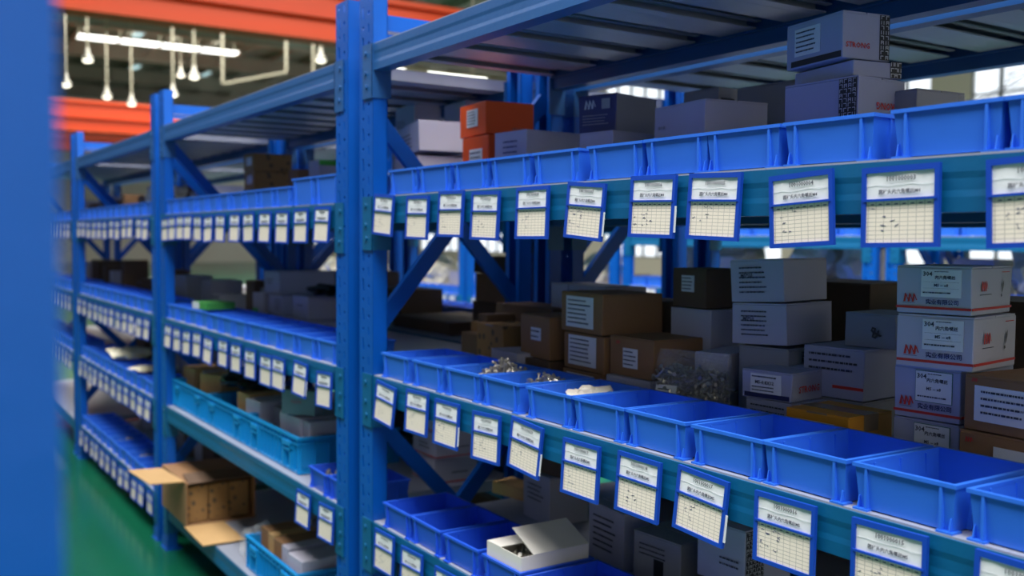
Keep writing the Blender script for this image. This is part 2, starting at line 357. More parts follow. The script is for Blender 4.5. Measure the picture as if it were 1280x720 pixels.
# foreground upright frame of the opposite rack
e = empty('shelving_rack', (2.06, -1.033, 0), (0, 0, 0), 'blurred blue upright of the opposite rack at the left edge', 'shelving rack')
link('upright_post', POST, e, (-.098, 0, 0)).rotation_euler = (0, 0, 0); 
FP = MB().box(0, .08, -.12, 0, 0, 2.35).mesh('upright_post', post_blue)
e.children[0].data = FP
link('upright_post', FP, e, (-.098, -.5, 0)); link('base_plate', MB().box(-.02, .1, -.14, .01, 0, .006).mesh('base_plate', post_blue), e, (-.098, 0, 0))
for z0, z1 in ((.4, 1.0), (1.0, 1.6), (1.6, 2.2)): link('cross_brace', MB().bar((-.058, -.06, z0), (-.058, -.56, z1), .02, .042).mesh('cross_brace', post_blue), e)

# ------------------------------------------------------------------ storage bins
def bin_mesh(W=.150, D=.19, H=.062, m=bin_blue):
    b = MB(); t = .003; bx, by = W/2-.008, D/2-.008; tx, ty = W/2-.003, D/2-.003
    def ring(x, y, z): return [(-x, -y, z), (x, -y, z), (x, y, z), (-x, y, z)]
    vs = ring(bx, by, .002)+ring(tx, ty, H-.004)+ring(tx-t, ty-t, H-.004)+ring(bx-t, by-t, .005)
    fs = [(0, 3, 2, 1), (12, 13, 14, 15)]
    for a in (0, 4, 8): fs += [(a+i, a+(i+1) % 4, a+4+(i+1) % 4, a+4+i) for i in range(4)]
    b.add(vs, fs)
    # rolled rim
    o, i_ = (W/2, D/2), (W/2-.0065, D/2-.0065)
    vs = ring(*o, H-.005)+ring(*o, H)+ring(*i_, H)+ring(*i_, H-.005); b.add(vs, [((a+i) % 16, a+(i+1) % 4, (a+4) % 16+(i+1) % 4, (a+4) % 16+i) for a in (0, 4, 8, 12) for i in range(4)])
    # vertical ribs and flared feet
    for s in (-1, 1):
        for yy, q in ((-1, 1), (1, 1)):
            for xx in (W*.36*s, W*.44*s):
                wd = .0036 if abs(xx) < W*.4 else .0016; zt_ = H-.004 if abs(xx) < W*.4 else H*.3
                b.add([(xx-wd/2, yy*(by-.001), .002), (xx+wd/2, yy*(by-.001), .002), (xx+wd/2, yy*(D/2-.001), .002), (xx-wd/2, yy*(D/2-.001), .002),
                       (xx-wd/2, yy*(ty-.003-(0 if wd > .002 else .005)), zt_), (xx+wd/2, yy*(ty-.003-(0 if wd > .002 else .005)), zt_), (xx+wd/2, yy*(D/2-.0005-(0 if wd > .002 else .004)), zt_), (xx-wd/2, yy*(D/2-.0005-(0 if wd > .002 else .004)), zt_)],
                      [(0, 1, 2, 3), (4, 5, 6, 7), (0, 1, 5, 4), (1, 2, 6, 5), (2, 3, 7, 6), (3, 0, 4, 7)])
            x0, x1 = sorted((W*.33*s, (W/2-.003)*s)); y0, y1 = sorted((yy*(by-.012), yy*(D/2+.001))); b.box(x0, x1, y0, y1, 0, .0028)
        for yy in (-.3, 0, .3):
            x0, x1 = sorted(((bx-.001)*s, (W/2-.001)*s)); b.box(x0, x1, D*yy-.0015, D*yy+.0015, .002, H-.004)
    return b.mesh('storage_bin', m)
BIN = bin_mesh(); BIND = bin_mesh(m=bin_dark); BINL = bin_mesh(.178, .2, .082)
HGT = {'A': 'top', 'B': 'upper bin', 'C': 'middle', 'D': 'lower', 'E': 'floor-level'}
def put_bin(me, x, z, yaw, label, group, y=.103):
    return tag(link('storage_bin', me, None, (x, y, z+.003), (0, 0, R(yaw))), label, 'bin', group)
CX = [.115, .285, .445, .605, .775, .93, 1.085, 1.245, 1.395, 1.552, 1.715, 1.87]
extra = {2: 'heaped with screws', 3: 'with few screws', 4: 'with white cloth', 9: 'with loose screw'}
for i, x in enumerate(CX):
    put_bin(BIN, x+.078, LV1['C'], rnd.uniform(-1, 1), 'blue bin %s, %s from left, middle shelf, nearest rack' % (extra.get(i, 'empty'), ORD[i]), 'bins on the middle shelf of the nearest rack', .100)
BX = [.155, .312, .475, .632, .79, .965, 1.12, 1.265, 1.42, 1.597, 1.745]
for i, x in enumerate(BX):
    put_bin(BIN, x+.078, LV1['B'], rnd.uniform(-1, 1), 'blue parts bin, %s from the left on the upper bin shelf, nearest rack' % ORD[i], 'bins on the upper shelf of the nearest rack', .100)
DX = [.131, .285, .446, .615, .78, .94]
dl = ['empty dark blue parts bin against the upright, lower shelf of the nearest rack', 'empty dark blue bin, second from the left on the lower shelf, nearest rack', 'empty dark blue parts bin, third on the lower shelf, left of the open white box',
      'dark blue parts bin holding the open white box on the lower shelf', 'dark blue parts bin right of the open white box on the lower shelf', 'dark blue parts bin at the bottom picture edge, last on the lower shelf']
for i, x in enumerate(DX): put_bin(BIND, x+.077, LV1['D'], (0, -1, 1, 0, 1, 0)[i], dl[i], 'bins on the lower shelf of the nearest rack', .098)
def bin_row(bay, L, x0, n, step, me=BIN, label_extra=''):
    z = (LV1 if bay == 0 else LV2)[L]
    for i in range(n):
        put_bin(me, -P*bay+x0+step*(i+.5), z, rnd.uniform(-1.5, 1.5), 'blue parts bin, %s from the left on the %s shelf, %s' % (ORD[i], HGT[L], BAYN[bay]), 'bins on the %s shelf of the %s' % (HGT[L], BAYN[bay]), .103+rnd.uniform(-.003, .003))
bin_row(1, 'B', .085, 10, .150)
for k, x in enumerate((-.415, -.235)): put_bin(BINL, x, LV2['B'], 0, 'larger blue bin, %s of the pair ending the upper bin shelf, middle rack' % ('left', 'right')[k], 'larger bins of the middle rack')
bin_row(1, 'C', .085, 12, .154)
for L in 'BCDE': bin_row(2, L, .085, 12, .154)
for L in 'BCD': bin_row(3, L, .085, 12, .154)
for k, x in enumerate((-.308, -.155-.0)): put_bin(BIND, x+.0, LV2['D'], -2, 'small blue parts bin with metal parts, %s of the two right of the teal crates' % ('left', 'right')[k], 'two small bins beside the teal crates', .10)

# ------------------------------------------------------------------ label holders
HW, HH = .110, .102
def holder_meshes():
    f = MB().box(-HW/2, HW/2, -.0, .002, -HH, 0)
    for x0, x1, z0, z1 in ((-HW/2, HW/2, -.0075, 0), (-HW/2, HW/2, -HH, -HH+.006), (-HW/2, -HW/2+.0065, -HH+.006, -.0075), (HW/2-.0065, HW/2, -HH+.006, -.0075)): f.box(x0, x1, -.0035, .0, z0, z1)
    f.box(-HW/2+.003, HW/2-.003, -.0048, -.0005, -.0435, -.0405)
    t = MB().add([(-HW/2+.0065+ (HW-.013)*i/6, -.0012-.0006*math.sin(i*2.1), z) for z in (-.0405, -.0075) for i in range(7)], [(i, i+1, i+8, i+7) for i in range(6)])
    t.box(-HW/2+.007, HW/2-.007, -.0021, -.0019, -.0235, -.023)
    c = MB().box(-HW/2+.0065, HW/2-.0065, -.0014, -.0006, -HH+.006, -.0435)
    return f.mesh('holder_frame', frame_blue), t.mesh('title_card', white_paper), c.mesh('record_card', record_m)
HF, HT, HC = holder_meshes()
bars = MB().box(-.02, .02, -.0027, -.0024, -.0175, -.013).box(-.034, .03, -.0027, -.0024, -.0345, -.030).mesh('printed_text', mat('ink_soft', (120, 122, 130), .6))
slip = MB().box(HW/2, HW/2+.004, -.002, -.001, -HH+.01, -.05).mesh('loose_slip', white_paper)
def scribble(seed):
    r = random.Random(seed); b = MB(); n = r.randint(5, 16); x0 = r.uniform(-.036, -.018)
    for k in range(n):
        c = r.choice((-.042, x0, x0+.012, x0+.02)); x = c+r.uniform(-.002, .002); z = -.053-r.randint(0, 5)*.0054+r.uniform(-.001, .001)
        for q in range(2):
            a = Vector((x, -.0017, z)); d = Vector((r.uniform(-.004, .005), 0, r.uniform(-.0025, .0025))); b.bar(a, a+d+Vector((.0005, 0, 0)), .0002, .0007, Vector((0, 1, 0))); x += .002
    for k in range(8): b.box(-.042+k*.0115, -.037+k*.0115, -.0016, -.0014, -.0482, -.0468)
    return b.mesh('handwriting', ink_pen)
SC = [scribble(i) for i in range(6)]
def holder(x, ztop, tilt, lean, label, group, num=None, line=None, k=0, slipon=False, y=-.007):
    h = empty('label_holder', (x+HW/2, y, ztop), (R(-lean), R(tilt), 0), label, 'label holder', group)
    link('holder_frame', HF, h); t = link('title_card', HT, h); c = link('record_card', HC, h)
    if num:
        link('printed_text', text_mesh(num, .0086, ink), t, (.002, -.003, -.016), (R(90), 0, 0)); link('printed_text', text_mesh(line, .0064, ink), t, (0, -.003, -.0325), (R(90), 0, 0))
        link('handwriting', SC[k % 6], c)
    else: link('printed_text', bars, t)
    if slipon: link('loose_slip', slip, h)
Btab = [(.110, 1.503, -3.1), (.288, 1.494, -.5), (.445, 1.500, 0), (.590, 1.494, -.5), (.762, 1.497, 1), (.933, 1.497, -3.5), (1.111, 1.501, -.5), (1.251, 1.498, -1), (1.413, 1.490, 3.2), (1.570, 1.491, 1), (1.738, 1.493, 2.4)]
for i, (x, z, t) in enumerate(Btab):
    n = '10010000%02d' % (12-i)
    holder(x, z, -t+(0 if x > 1.3 else .8), 2.2 if x < 1.3 else .5, 'blue label holder reading %s, %s from left, upper beam, nearest rack' % (n, ORD[i]), 'label holders on the upper beam of the nearest rack', n, '圆柱头内六角螺丝M4', i, i in (5, 6))
Ctab = [(.122, 1.030, -4.8), (.288, 1.035, 1.6), (.431, 1.031, 1.1), (.598, 1.030, 3.0), (.751, 1.036, -4.2), (.926, 1.028, 1.1), (1.086, 1.032, 0), (1.237, 1.035, -3.1), (1.399, 1.033, 1.0), (1.568, 1.035, 1.6), (1.740, 1.038, 0)]
for i, (x, z, t) in enumerate(Ctab):
    n = '10010000%02d' % (24-i)
    holder(x, z, -t*.9+.6, 3.5 if x < 1.3 else 1.5, 'blue label holder reading %s, %s from left, middle beam, nearest rack' % (n, ORD[i]), 'label holders on the middle beam of the nearest rack', n, '圆柱头内六角螺丝M5', i+3, i in (2, 4, 7))
Dtab = [(.113, .651, 1), (.262, .646, 2), (.433, .644, 1), (.6, .645, 0), (.76, .645, 1)]
for i, (x, z, t) in enumerate(Dtab):
    holder(x, z, -t, 3, 'blue label holder, %s from the left on the lower beam, nearest rack' % ORD[i], 'label holders on the lower beam of the nearest rack', '10010000%02d' % (35-i), '圆柱头内六角螺丝M6', i)
def hrow(bay, L, xs, zt):
    for i, x in enumerate(xs):
        holder(x, zt+rnd.uniform(-.006, .004), rnd.uniform(-3, 3), rnd.uniform(0, 4), 'blue label holder, %s from the left on the %s beam, %s' % (ORD[i], {'B': 'upper', 'C': 'middle', 'D': 'lower', 'E': 'floor-level'}[L], BAYN[bay]), 'label holders on the %s beam of the %s' % (HGT[L], BAYN[bay]), slipon=rnd.random() < .15)
hrow(1, 'B', [-2.049, -1.932, -1.801, -1.68, -1.548, -1.4, -1.249, -1.079, -.935, -.767, -.61, -.453, -.287], 1.478)
hrow(1, 'C', [-2.006, -1.869, -1.717, -1.566, -1.411, -1.228, -1.078, -.926, -.766, -.649, -.458, -.278], 1.017)
hrow(1, 'D', [-.439, -.264], .636)
for L, z in (('B', 1.48), ('C', 1.01), ('D', .637), ('E', .198)): hrow(2, L, [-4.12+.157*i+rnd.uniform(-.015, .015) for i in range(12)], z)
for L, z in (('B', 1.48), ('C', 1.01), ('D', .637)): hrow(3, L, [-6.23+.157*i for i in range(12)], z)

# ------------------------------------------------------------------ cartons
def carton(label, corner, w, d, z0, z1, yaw, m=carton_white, tape=False, prints=(), cat='box', group=None, tilt=(0, 0), flaps=True, name='carton'):
    yw = R(yaw); c, s = math.cos(yw), math.sin(yw)
    cx = corner[0]-w/2*c-d/2*s; cy = corner[1]-w/2*s+d/2*c; h = z1-z0
    e = empty(name, (cx, cy, z0), (R(tilt[0]), R(tilt[1]), yw), label, cat, group)
    b = MB(); r = random.Random(hash(label) % 997 if False else sum(map(ord, label)))
    j = lambda a: a+r.uniform(-.0012, .0012)
    x, y = w/2, d/2
    vs = [(j(-x), j(-y), 0), (j(x), j(-y), 0), (j(x), j(y), 0), (j(-x), j(y), 0), (j(-x), j(-y), h-.0025), (j(x), j(-y), h-.0025), (j(x), j(y), h-.0025), (j(-x), j(y), h-.0025)]
    b.add(vs, [(0, 3, 2, 1), (4, 5, 6, 7), (0, 1, 5, 4), (1, 2, 6, 5), (2, 3, 7, 6), (3, 0, 4, 7)])
    link('body', b.mesh('body', m, bevel=.0012), e)
    if flaps:
        for q in (-1, 1):
            y0, y1 = sorted((q*.0012, q*(y-.0005))); link('flap', MB().box(-x+.0005, x-.0005, y0, y1, h-.0025, h).mesh('flap', m), e)
    if tape:
        tm = tape if tape is not True else tape_m
        link('tape', MB().box(-x-.0006, x+.0006, -.02, .02, h, h+.0005).box(x, x+.0006, -.02, .02, h*.6, h).box(-.02, .02, -y-.0006, -y, h*.96, h).mesh('tape', tm), e)
    def T(face, u, v, off): # u,v fractions
        if face == 'f': return Matrix.Translation((-x+u*w, -y-off, v*h)), (R(90), 0, 0)
        if face == 's': return Matrix.Translation((x+off, -y+u*d, v*h)), (R(90), 0, R(90))
    for p in prints:
        k, face = p[0], p[1]; L = w if face == 'f' else d
        if k == 'rect':      # u0,u1,v0,v1,material,name
            _, _, u0, u1, v0, v1, mm, nm = p
            M, ro = T(face, (u0+u1)/2, (v0+v1)/2, .0013); link(nm, MB().box(-(u1-u0)*L/2, (u1-u0)*L/2, -(v1-v0)*h/2, (v1-v0)*h/2, -.0005, .0002).mesh(nm, mm), e, M.translation, ro)
        elif k == 'text':    # u,v,size fraction of h,body,material,(rot)
            _, _, u, v, sz, body, mm = p[:7]; rz = p[7] if len(p) > 7 else 0
            M, ro = T(face, u, v, .0027); o = link('lettering', text_mesh(body, sz*h, mm), e, M.translation, ro)
            if rz: o.rotation_euler = (Matrix.Rotation(ro[2], 3, 'Z') @ Matrix.Rotation(ro[0], 3, 'X') @ Matrix.Rotation(R(rz), 3, 'Z')).to_euler()
        elif k == 'logo':    # u,v,size
            _, _, u, v, sz, mm = p[:6]
            g = MB(); q = sz*h
            for t in range(3):
                a = -q*.62+t*q*.48
                g.add([(a-q*.1, -q*.5, 0), (a+q*.14, -q*.5, 0), (a+q*.26, q*.32, 0), (a+q*.1, q*.5, 0)], [(0, 1, 2, 3)]); g.add([(a+q*.1, q*.5, 0), (a+q*.26, q*.32, 0), (a+q*.52, -q*.5+q*.2, 0), (a+q*.4, -q*.5+q*.2, 0)], [(0, 1, 2, 3)])
            M, ro = T(face, u, v, .0018); link('emblem', g.mesh('emblem', mm), e, M.translation, ro)
        elif k == 'lines':   # rows of small print: u0,u1,v0,v1,n
            _, _, u0, u1, v0, v1, n, mm = p; g = MB(); rr = random.Random(n*7+int(u0*100))
            for t in range(n):
                zz = (v1-v0)*h*(.5-(t+.5)/n); xx = -(u1-u0)*L/2; hh = (v1-v0)*h/n*.15
                while xx < (u1-u0)*L/2*(.5+.5*rr.random()):
                    l = rr.uniform(.4, 2.6)*hh*2; g.box(xx, min(xx+l, (u1-u0)*L/2), zz-hh, zz+hh, -.0001, .0001); xx += l+hh*.9
            M, ro = T(face, (u0+u1)/2, (v0+v1)/2, .0027); link('small_print', g.mesh('small_print', mm), e, M.translation, ro)
        elif k == 'hatch':   # dense white scroll marks on a dark band
            _, _, u0, u1, v0, v1 = p; g = MB(); rr = random.Random(5)
            M, ro = T(face, (u0+u1)/2, (v0+v1)/2, .0013); U0 = (u1-u0)*L; V0 = (v1-v0)*h
            bb = link('printed_band', MB().box(-U0/2, U0/2, -V0/2, V0/2, -.0005, .0002).mesh('printed_band', pattern_m), e, M.translation, ro)
            st = .0075; nx = max(2, int(U0/st)); nz = max(2, int(V0/st))
            for a in range(nx):
                for c_ in range(nz):
                    xx = -U0/2+(a+.5)*U0/nx; zz = -V0/2+(c_+.5)*V0/nz; q = rr.randint(0, 3); s_ = st*.4; t_ = .0011
                    if q != 0: g.box(xx-s_, xx+s_, zz+s_-t_, zz+s_, .0003, .0005)
                    if q != 1: g.box(xx-s_, xx-s_+t_, zz-s_, zz+s_, .0003, .0005)
                    if q != 2: g.box(xx+s_-t_, xx+s_, zz-s_, zz+s_, .0003, .0005)
                    if q == 3: g.box(xx-s_, xx+s_, zz-t_/2, zz+t_/2, .0003, .0005)
            link('scroll_marks', g.mesh('scroll_marks', pattern_w), bb)
    return e
zB, zC, zD, zE = (LV1[k]+.003 for k in 'BCDE')
sticker = lambda f, u0, u1, v0, v1, n=4: (('rect', f, u0, u1, v0, v1, white_paper, 'sticker'), ('lines', f, u0+(u1-u0)*.08, u1-(u1-u0)*.1, v0+(v1-v0)*.08, v1-(v1-v0)*.06, n, ink))
# --- upper bin shelf, nearest rack and seen through the frame into the middle rack
z2B, z2C, z2D, z2E = (LV2[k]+.003 for k in 'BCDE')
carton('small white box on top of the rear stack, far left of the orange boxes', (-.573, .46), .17, .124, z2B+.262, z2B+.358, -5, carton_white, prints=(('lines', 'f', .1, .6, .1, .5, 4, ink),))
carton('white box under the small white box at the rear of the stack', (-.560, .455), .19, .13, z2B+.12, z2B+.26, -3, carton_white)
carton('plain white box at the bottom of the rear stack behind the upright', (-.555, .455), .19, .13, z2B, z2B+.118, 0, carton_white)
carton('tilted white box resting on another white box left of the orange boxes', (-.178, .27), .20, .15, z2B+.155, z2B+.245, -8, carton_white, tilt=(0, -4), prints=(('lines', 'f', .3, .75, .15, .7, 4, ink),))
carton('white box lying under the tilted white box behind the upright', (-.19, .27), .19, .15, z2B, z2B+.148, -6, carton_white)
carton('white box standing behind the upper orange box', (-.293, .495), .17, .075, z2B+.10, z2B+.34, -6, carton_white, prints=(('lines', 'f', .5, .9, .2, .7, 4, ink),))
carton('white box at the rear under the one behind the orange boxes', (-.293, .495), .17, .075, z2B, z2B+.098, -2, carton_white)
carton('upper orange box with a white sticker, stacked on the other orange box', (.166, .285), .165, .145, zB+.172, zB+.258, -6, carton_orange, prints=sticker('f', .3, .72, .28, .82, 5)+(('rect', 's', .55, .8, .02, .22, clear_m, 'torn_film'),))
carton('lower orange box with a white sticker, under the other orange box', (.182, .285), .150, .145, zB, zB+.168, -3, carton_orange, prints=sticker('f', .3, .78, .38, .8, 5))
carton('plain grey-white box right of the orange boxes', (.413, .25), .135, .19, zB, zB+.159, 3, carton_white, prints=(('lines', 'f', .3, .75, .55, .88, 4, ink_pen),))
carton('dark blue box with white emblem standing on the box marked 4x20', (.69, .30), .105, .155, zB+.132, zB+.218, 14, carton_navy, prints=(('logo', 'f', .3, .76, .24, pattern_w), ('rect', 'f', .62, .84, .62, .88, carton_grey, 'seal'), ('lines', 'f', .12, .85, .2, .5, 4, carton_grey), ('rect', 's', .0, .95, .02, .98, carton_grey, 'grey_side_panel')))  # grey panel covers nearly the whole side face
carton('open grey-white box marked 4x20 in black pen', (.727, .26), .104, .13, zB, zB+.13, 6, carton_white, prints=(('text', 'f', .55, .55, .3, '4x20', ink),))
carton('grey box between the box marked 4x20 and the large grey box', (.79, .40), .075, .1, zB, zB+.168, 0, carton_grey)
carton('large plain grey-white box behind the upper bins', (1.017, .25), .172, .15, zB, zB+.164, -8, carton_white, prints=(('lines', 'f', .1, .25, .3, .8, 4, carton_grey),))
carton('dark grey box behind the large grey box, left one', (.80, .5), .11, .07, zB, zB+.235, 0, carton_grey, prints=(('rect', 's', .1, .7, .5, .9, pattern_m, 'dark_print'),))
carton('dark grey box behind the large grey box, right one', (1.01, .51), .16, .06, zB, zB+.225, 2, carton_grey)
strong = lambda f, u, v, s, rz=0: (('text', f, u, v, s*1.25, 'STRONG', red_ink, rz),)
carton('top grey box of the right stack with a white sticker and dark stripe', (1.337, .24), .142, .096, zB+.192, zB+.268, -11, carton_lilac, prints=sticker('f', .16, .62, .25, .86, 5)+(('rect', 'f', .1, .98, .03, .16, pattern_m, 'dark_stripe'), ('hatch', 's', .78, .99, .02, .98))+strong('s', .3, .28, .13))
carton('middle grey box of the right stack on the upper bin shelf', (1.351, .25), .15, .098, zB+.162, zB+.190, -12, carton_lilac, flaps=False, prints=(('hatch', 's', .76, .99, .02, .98),))
carton('bottom grey box of the right stack with a scrollwork band', (1.369, .24), .150, .121, zB, zB+.160, 0, carton_lilac, prints=(('hatch', 'f', .76, .985, .02, .98), ('lines', 'f', .25, .55, .38, .46, 1, ink), ('text', 'f', .43, .3, .07, 'STRONG', red_ink))+strong('s', .62, .72, .08, 180))
carton('short grey carton with crinkled end right of the scrollwork box', (1.412, .33), .05, .115, zB, zB+.142, -6, carton_grey, prints=(('rect', 's', .84, .99, .03, .98, clear_m, 'crinkled_wrap'),))

# --- middle shelf, nearest rack
carton('brown box lying at the rear left of the middle shelf behind the first bin', (.02, .40), .17, .15, zC, zC+.075, 0, carton_dark)
carton('flattened open brown carton at the rear left of the middle shelf', (.10, .45), .25, .10, zC+.076, zC+.105, 4, printed_m)
carton('dark brown carton with a small sticker left of the printed carton', (.105, .33), .05, .2, zC, zC+.145, -3, carton_dark, prints=sticker('f', .3, .85, .45, .8, 3))
carton('brown carton with printed fish pattern and curled flap', (.235, .30), .15, .17, zC, zC+.125, -4, printed_m, tape=True)
carton('long dark brown carton behind the printed carton', (.29, .42), .28, .12, zC, zC+.17, 0, carton_dark)
carton('low white box with a red emblem behind the third bin', (.40, .235), .145, .14, zC, zC+.073, -6, carton_white, prints=(('logo', 'f', .5, .5, .42, red_ink),))
carton('tan brown box with one small white label, stacked on another carton', (.501, .26), .150, .11, zC+.066, zC+.168, -7, carton_brown, prints=sticker('f', .38, .72, .42, .72, 2))
carton('brown carton under the tan box with one small white label', (.515, .25), .165, .13, zC, zC+.064, -4, carton_dark)
carton('white box with a red emblem standing behind the labelled brown cartons', (.485, .44), .29, .12, zC+.12, zC+.235, -8, carton_white, prints=(('rect', 'f', .0, .33, .1, .13, red_ink, 'red_line'), ('logo', 'f', .62, .82, .22, red_ink), ('rect', 'f', .345, .35, 0, 1, ink, 'edge_line')))
carton('dark carton carrying the white box with a red emblem', (.485, .44), .29, .12, zC, zC+.118, -8, carton_dark)
carton('upper brown carton with a big white list label, top of three', (.712, .25), .175, .16, zC+.144, zC+.234, -6, carton_brown, prints=sticker('f', .13, .80, .12, .9, 6))
carton('middle brown carton with a big white list label, second of three', (.726, .245), .160, .15, zC+.061, zC+.142, -4, carton_brown, prints=sticker('f', .12, .82, .12, .95, 6))
carton('bottom brown carton with a list label, lowest of three', (.722, .24), .150, .15, zC, zC+.059, -3, carton_brown, prints=sticker('f', .12, .82, .2, .9, 3))
carton('brown carton with a red mark and a white label left of the screw bag', (.880, .25), .142, .14, zC+.066, zC+.149, -1, carton_brown, prints=sticker('f', .32, .66, .22, .72, 4)+(('logo', 'f', .2, .85, .1, red_ink),))
carton('white box under the brown carton with a red mark', (.875, .245), .140, .13, zC, zC+.064, 0, carton_white)
carton('flat brown carton behind the labelled cartons, upper one', (.70, .44), .12, .12, zC+.12, zC+.212, 4, carton_dark)
carton('flat brown carton behind the labelled cartons, lower one', (.72, .43), .14, .12, zC, zC+.118, 2, carton_dark)
carton('dark brown carton with a small white label on top of the grey-white box', (.890, .385), .112, .105, zC+.21, zC+.294, -5, carton_dark, prints=sticker('f', .28, .66, .4, .82, 4))
carton('grey-white box under the dark brown carton', (.905, .385), .122, .105, zC, zC+.208, 0, carton_white, prints=(('lines', 'f', .25, .6, .25, .42, 2, ink),))
carton('white carton beside the screw bag, seen from its end', (1.012, .33), .075, .20, zC+.055, zC+.13, 16, carton_white)
carton('dark carton under the white carton beside the screw bag', (1.01, .335), .09, .16, zC, zC+.053, 12, carton_grey)
spec = lambda u0=.18, u1=.72: (('lines', 'f', u0, u1, .18, .86, 6, ink), ('text', 'f', u0+.14, .62, .12, 'M5*10', ink))
carton('upper grey-white box of the tilted pair with printed text', (1.123, .36), .118, .16, zC+.236, zC+.319, 10, carton_white, tilt=(0, -3), prints=spec())
carton('lower grey-white box of the tilted pair with printed text', (1.135, .355), .122, .16, zC+.155, zC+.234, 8, carton_white, tilt=(0, -2), prints=spec())
carton('dark patterned carton carrying the tilted pair of grey-white boxes', (1.135, .36), .11, .15, zC, zC+.15, 8, carton_grey, prints=(('hatch', 's', .3, .95, .5, .95),))
carton('low lilac box labelled M5-0.8X12 with a dark blue stripe', (1.214, .28), .105, .16, zC+.067, zC+.119, 8, carton_lilac, prints=(('rect', 'f', .06, .96, .04, .2, navy_ink, 'blue_stripe'), ('rect', 'f', .18, .8, .2, .88, white_paper, 'sticker'), ('text', 'f', .47, .58, .17, 'M5-0.8X12', ink), ('lines', 'f', .22, .74, .24, .48, 2, ink), ('lines', 'f', .22, .74, .7, .86, 1, ink), ('hatch', 's', .72, .99, .02, .98))+strong('s', .33, .4, .26))
carton('lilac box with small print under the box labelled M5-0.8X12', (1.216, .28), .106, .15, zC, zC+.065, 2, carton_lilac, prints=(('lines', 'f', .12, .9, .45, .9, 3, ink),))
carton('grey-white box with small print and a red stripe behind the yellow box', (1.285, .385), .125, .14, zC+.07, zC+.162, 5, carton_lilac, prints=(('lines', 'f', .1, .9, .5, .92, 3, ink), ('rect', 'f', .5, 1, .2, .26, red_ink, 'red_stripe')))
carton('dark box carrying the grey-white box behind the yellow box', (1.285, .385), .125, .14, zC, zC+.068, 5, carton_grey)
carton('grey box printed with a dark bolt picture, left of the stack marked 304', (1.315, .43), .10, .12, zC+.163, zC+.225, 6, carton_grey, prints=(('text', 'f', .62, .45, .5, '&', pattern_m, 25),))
carton('yellow box with a long white label behind the bins', (1.372, .235), .125, .12, zC, zC+.070, 3, carton_yellow, tape=True, prints=(('rect', 'f', .16, .78, .38, .78, white_paper, 'sticker'), ('text', 'f', .24, .58, .25, '30', ink)))
def s304(lab, corner, w, d, z0, z1, yaw, green=False):
    pr = [('logo', 'f', .19, .33, .19, red_ink), ('lines', 'f', .1, .3, .2, .23, 1, ink), ('rect', 'f', 0, 1, .1, .15, red_ink, 'red_stripe'), ('rect', 's', 0, 1, .1, .15, red_ink, 'red_stripe'),
          ('text', 'f', .63, .245, .115, '实业有限公司', navy_ink)]
    if green: pr += [('rect', 'f', .33, .88, .34, .94, mat('green_line', (60, 120, 110), .5), 'sticker_border')]
    pr += [('rect', 'f', .34, .87, .355, .925, white_paper, 'sticker')] if not green else []
    if green: pr += [('rect', 'f', .338, .872, .352, .928, white_paper, 'sticker')]
    pr += [('text', 'f', .43, .83, .13, '304', ink), ('text', 'f', .66, .76, .085, '内六角螺丝', ink), ('text', 'f', .61, .6, .085, 'M5 -- x8', ink), ('lines', 'f', .37, .84, .4, .49, 1, ink), ('lines', 'f', .52, .72, .86, .91, 1, ink),
           ('rect', 'f', .37, .84, .535, .54, ink, 'rule'), ('rect', 'f', .37, .84, .665, .67, ink, 'rule'),
           ('logo', 's', .28, .6, .22, red_ink), ('lines', 's', .15, .5, .4, .44, 1, ink), ('text', 's', .72, .5, .5, '!', pattern_m, -20), ('lines', 's', .7, .95, .85, .9, 1, red_ink)]
    e = carton(lab, corner, w, d, z0, z1, yaw, carton_white if not green else carton_lilac, prints=pr)
    if green:
        for c in e.children:
            if c.name.startswith('sticker') and not c.name.startswith('sticker_border'): c.location.y -= .0006
    return e
s304('topmost white box marked 304 with red stripe, dented top', (1.560, .26), .113, .15, zC+.247, zC+.319, 10)
s304('second white box marked 304 from the top of the stack', (1.566, .26), .116, .15, zC+.165, zC+.245, 9)
s304('third white box marked 304 with a green-bordered label', (1.542, .27), .108, .16, zC+.083, zC+.163, 4, True)
s304('lowest white box marked 304, half hidden by the bins', (1.540, .27), .108, .16, zC, zC+.081, 2, True)
carton('upper white box with red stripe at the right picture edge behind the 304 stack', (1.72, .44), .115, .13, zC+.26, zC+.33, 6, carton_white, prints=(('rect', 'f', 0, 1, .1, .16, red_ink, 'red_stripe'),))
carton('lower white box with red stripe at the right picture edge behind the 304 stack', (1.72, .44), .115, .13, zC+.18, zC+.258, 6, carton_white, prints=(('rect', 'f', 0, 1, .1, .16, red_ink, 'red_stripe'), ('text', 'f', .2, .5, .2, 'C', ink)))
carton('plain carton under the white boxes at the right picture edge', (1.72, .44), .115, .13, zC, zC+.178, 6, carton_grey)
carton('brown carton with a large white text label right of the 304 stack', (1.695, .245), .138, .15, zC+.083, zC+.163, -4, carton_brown, prints=(('rect', 'f', .12, .86, .18, .82, white_paper, 'sticker'), ('lines', 'f', .2, .82, .28, .78, 4, ink), ('logo', 'f', .12, .92, .08, red_ink)))
carton('lowest brown carton right of the 304 stack', (1.69, .245), .138, .15, zC, zC+.081, -3, carton_brown, prints=(('logo', 'f', .12, .85, .1, red_ink), ('rect', 'f', .4, .75, .45, .8, white_paper, 'sticker')))
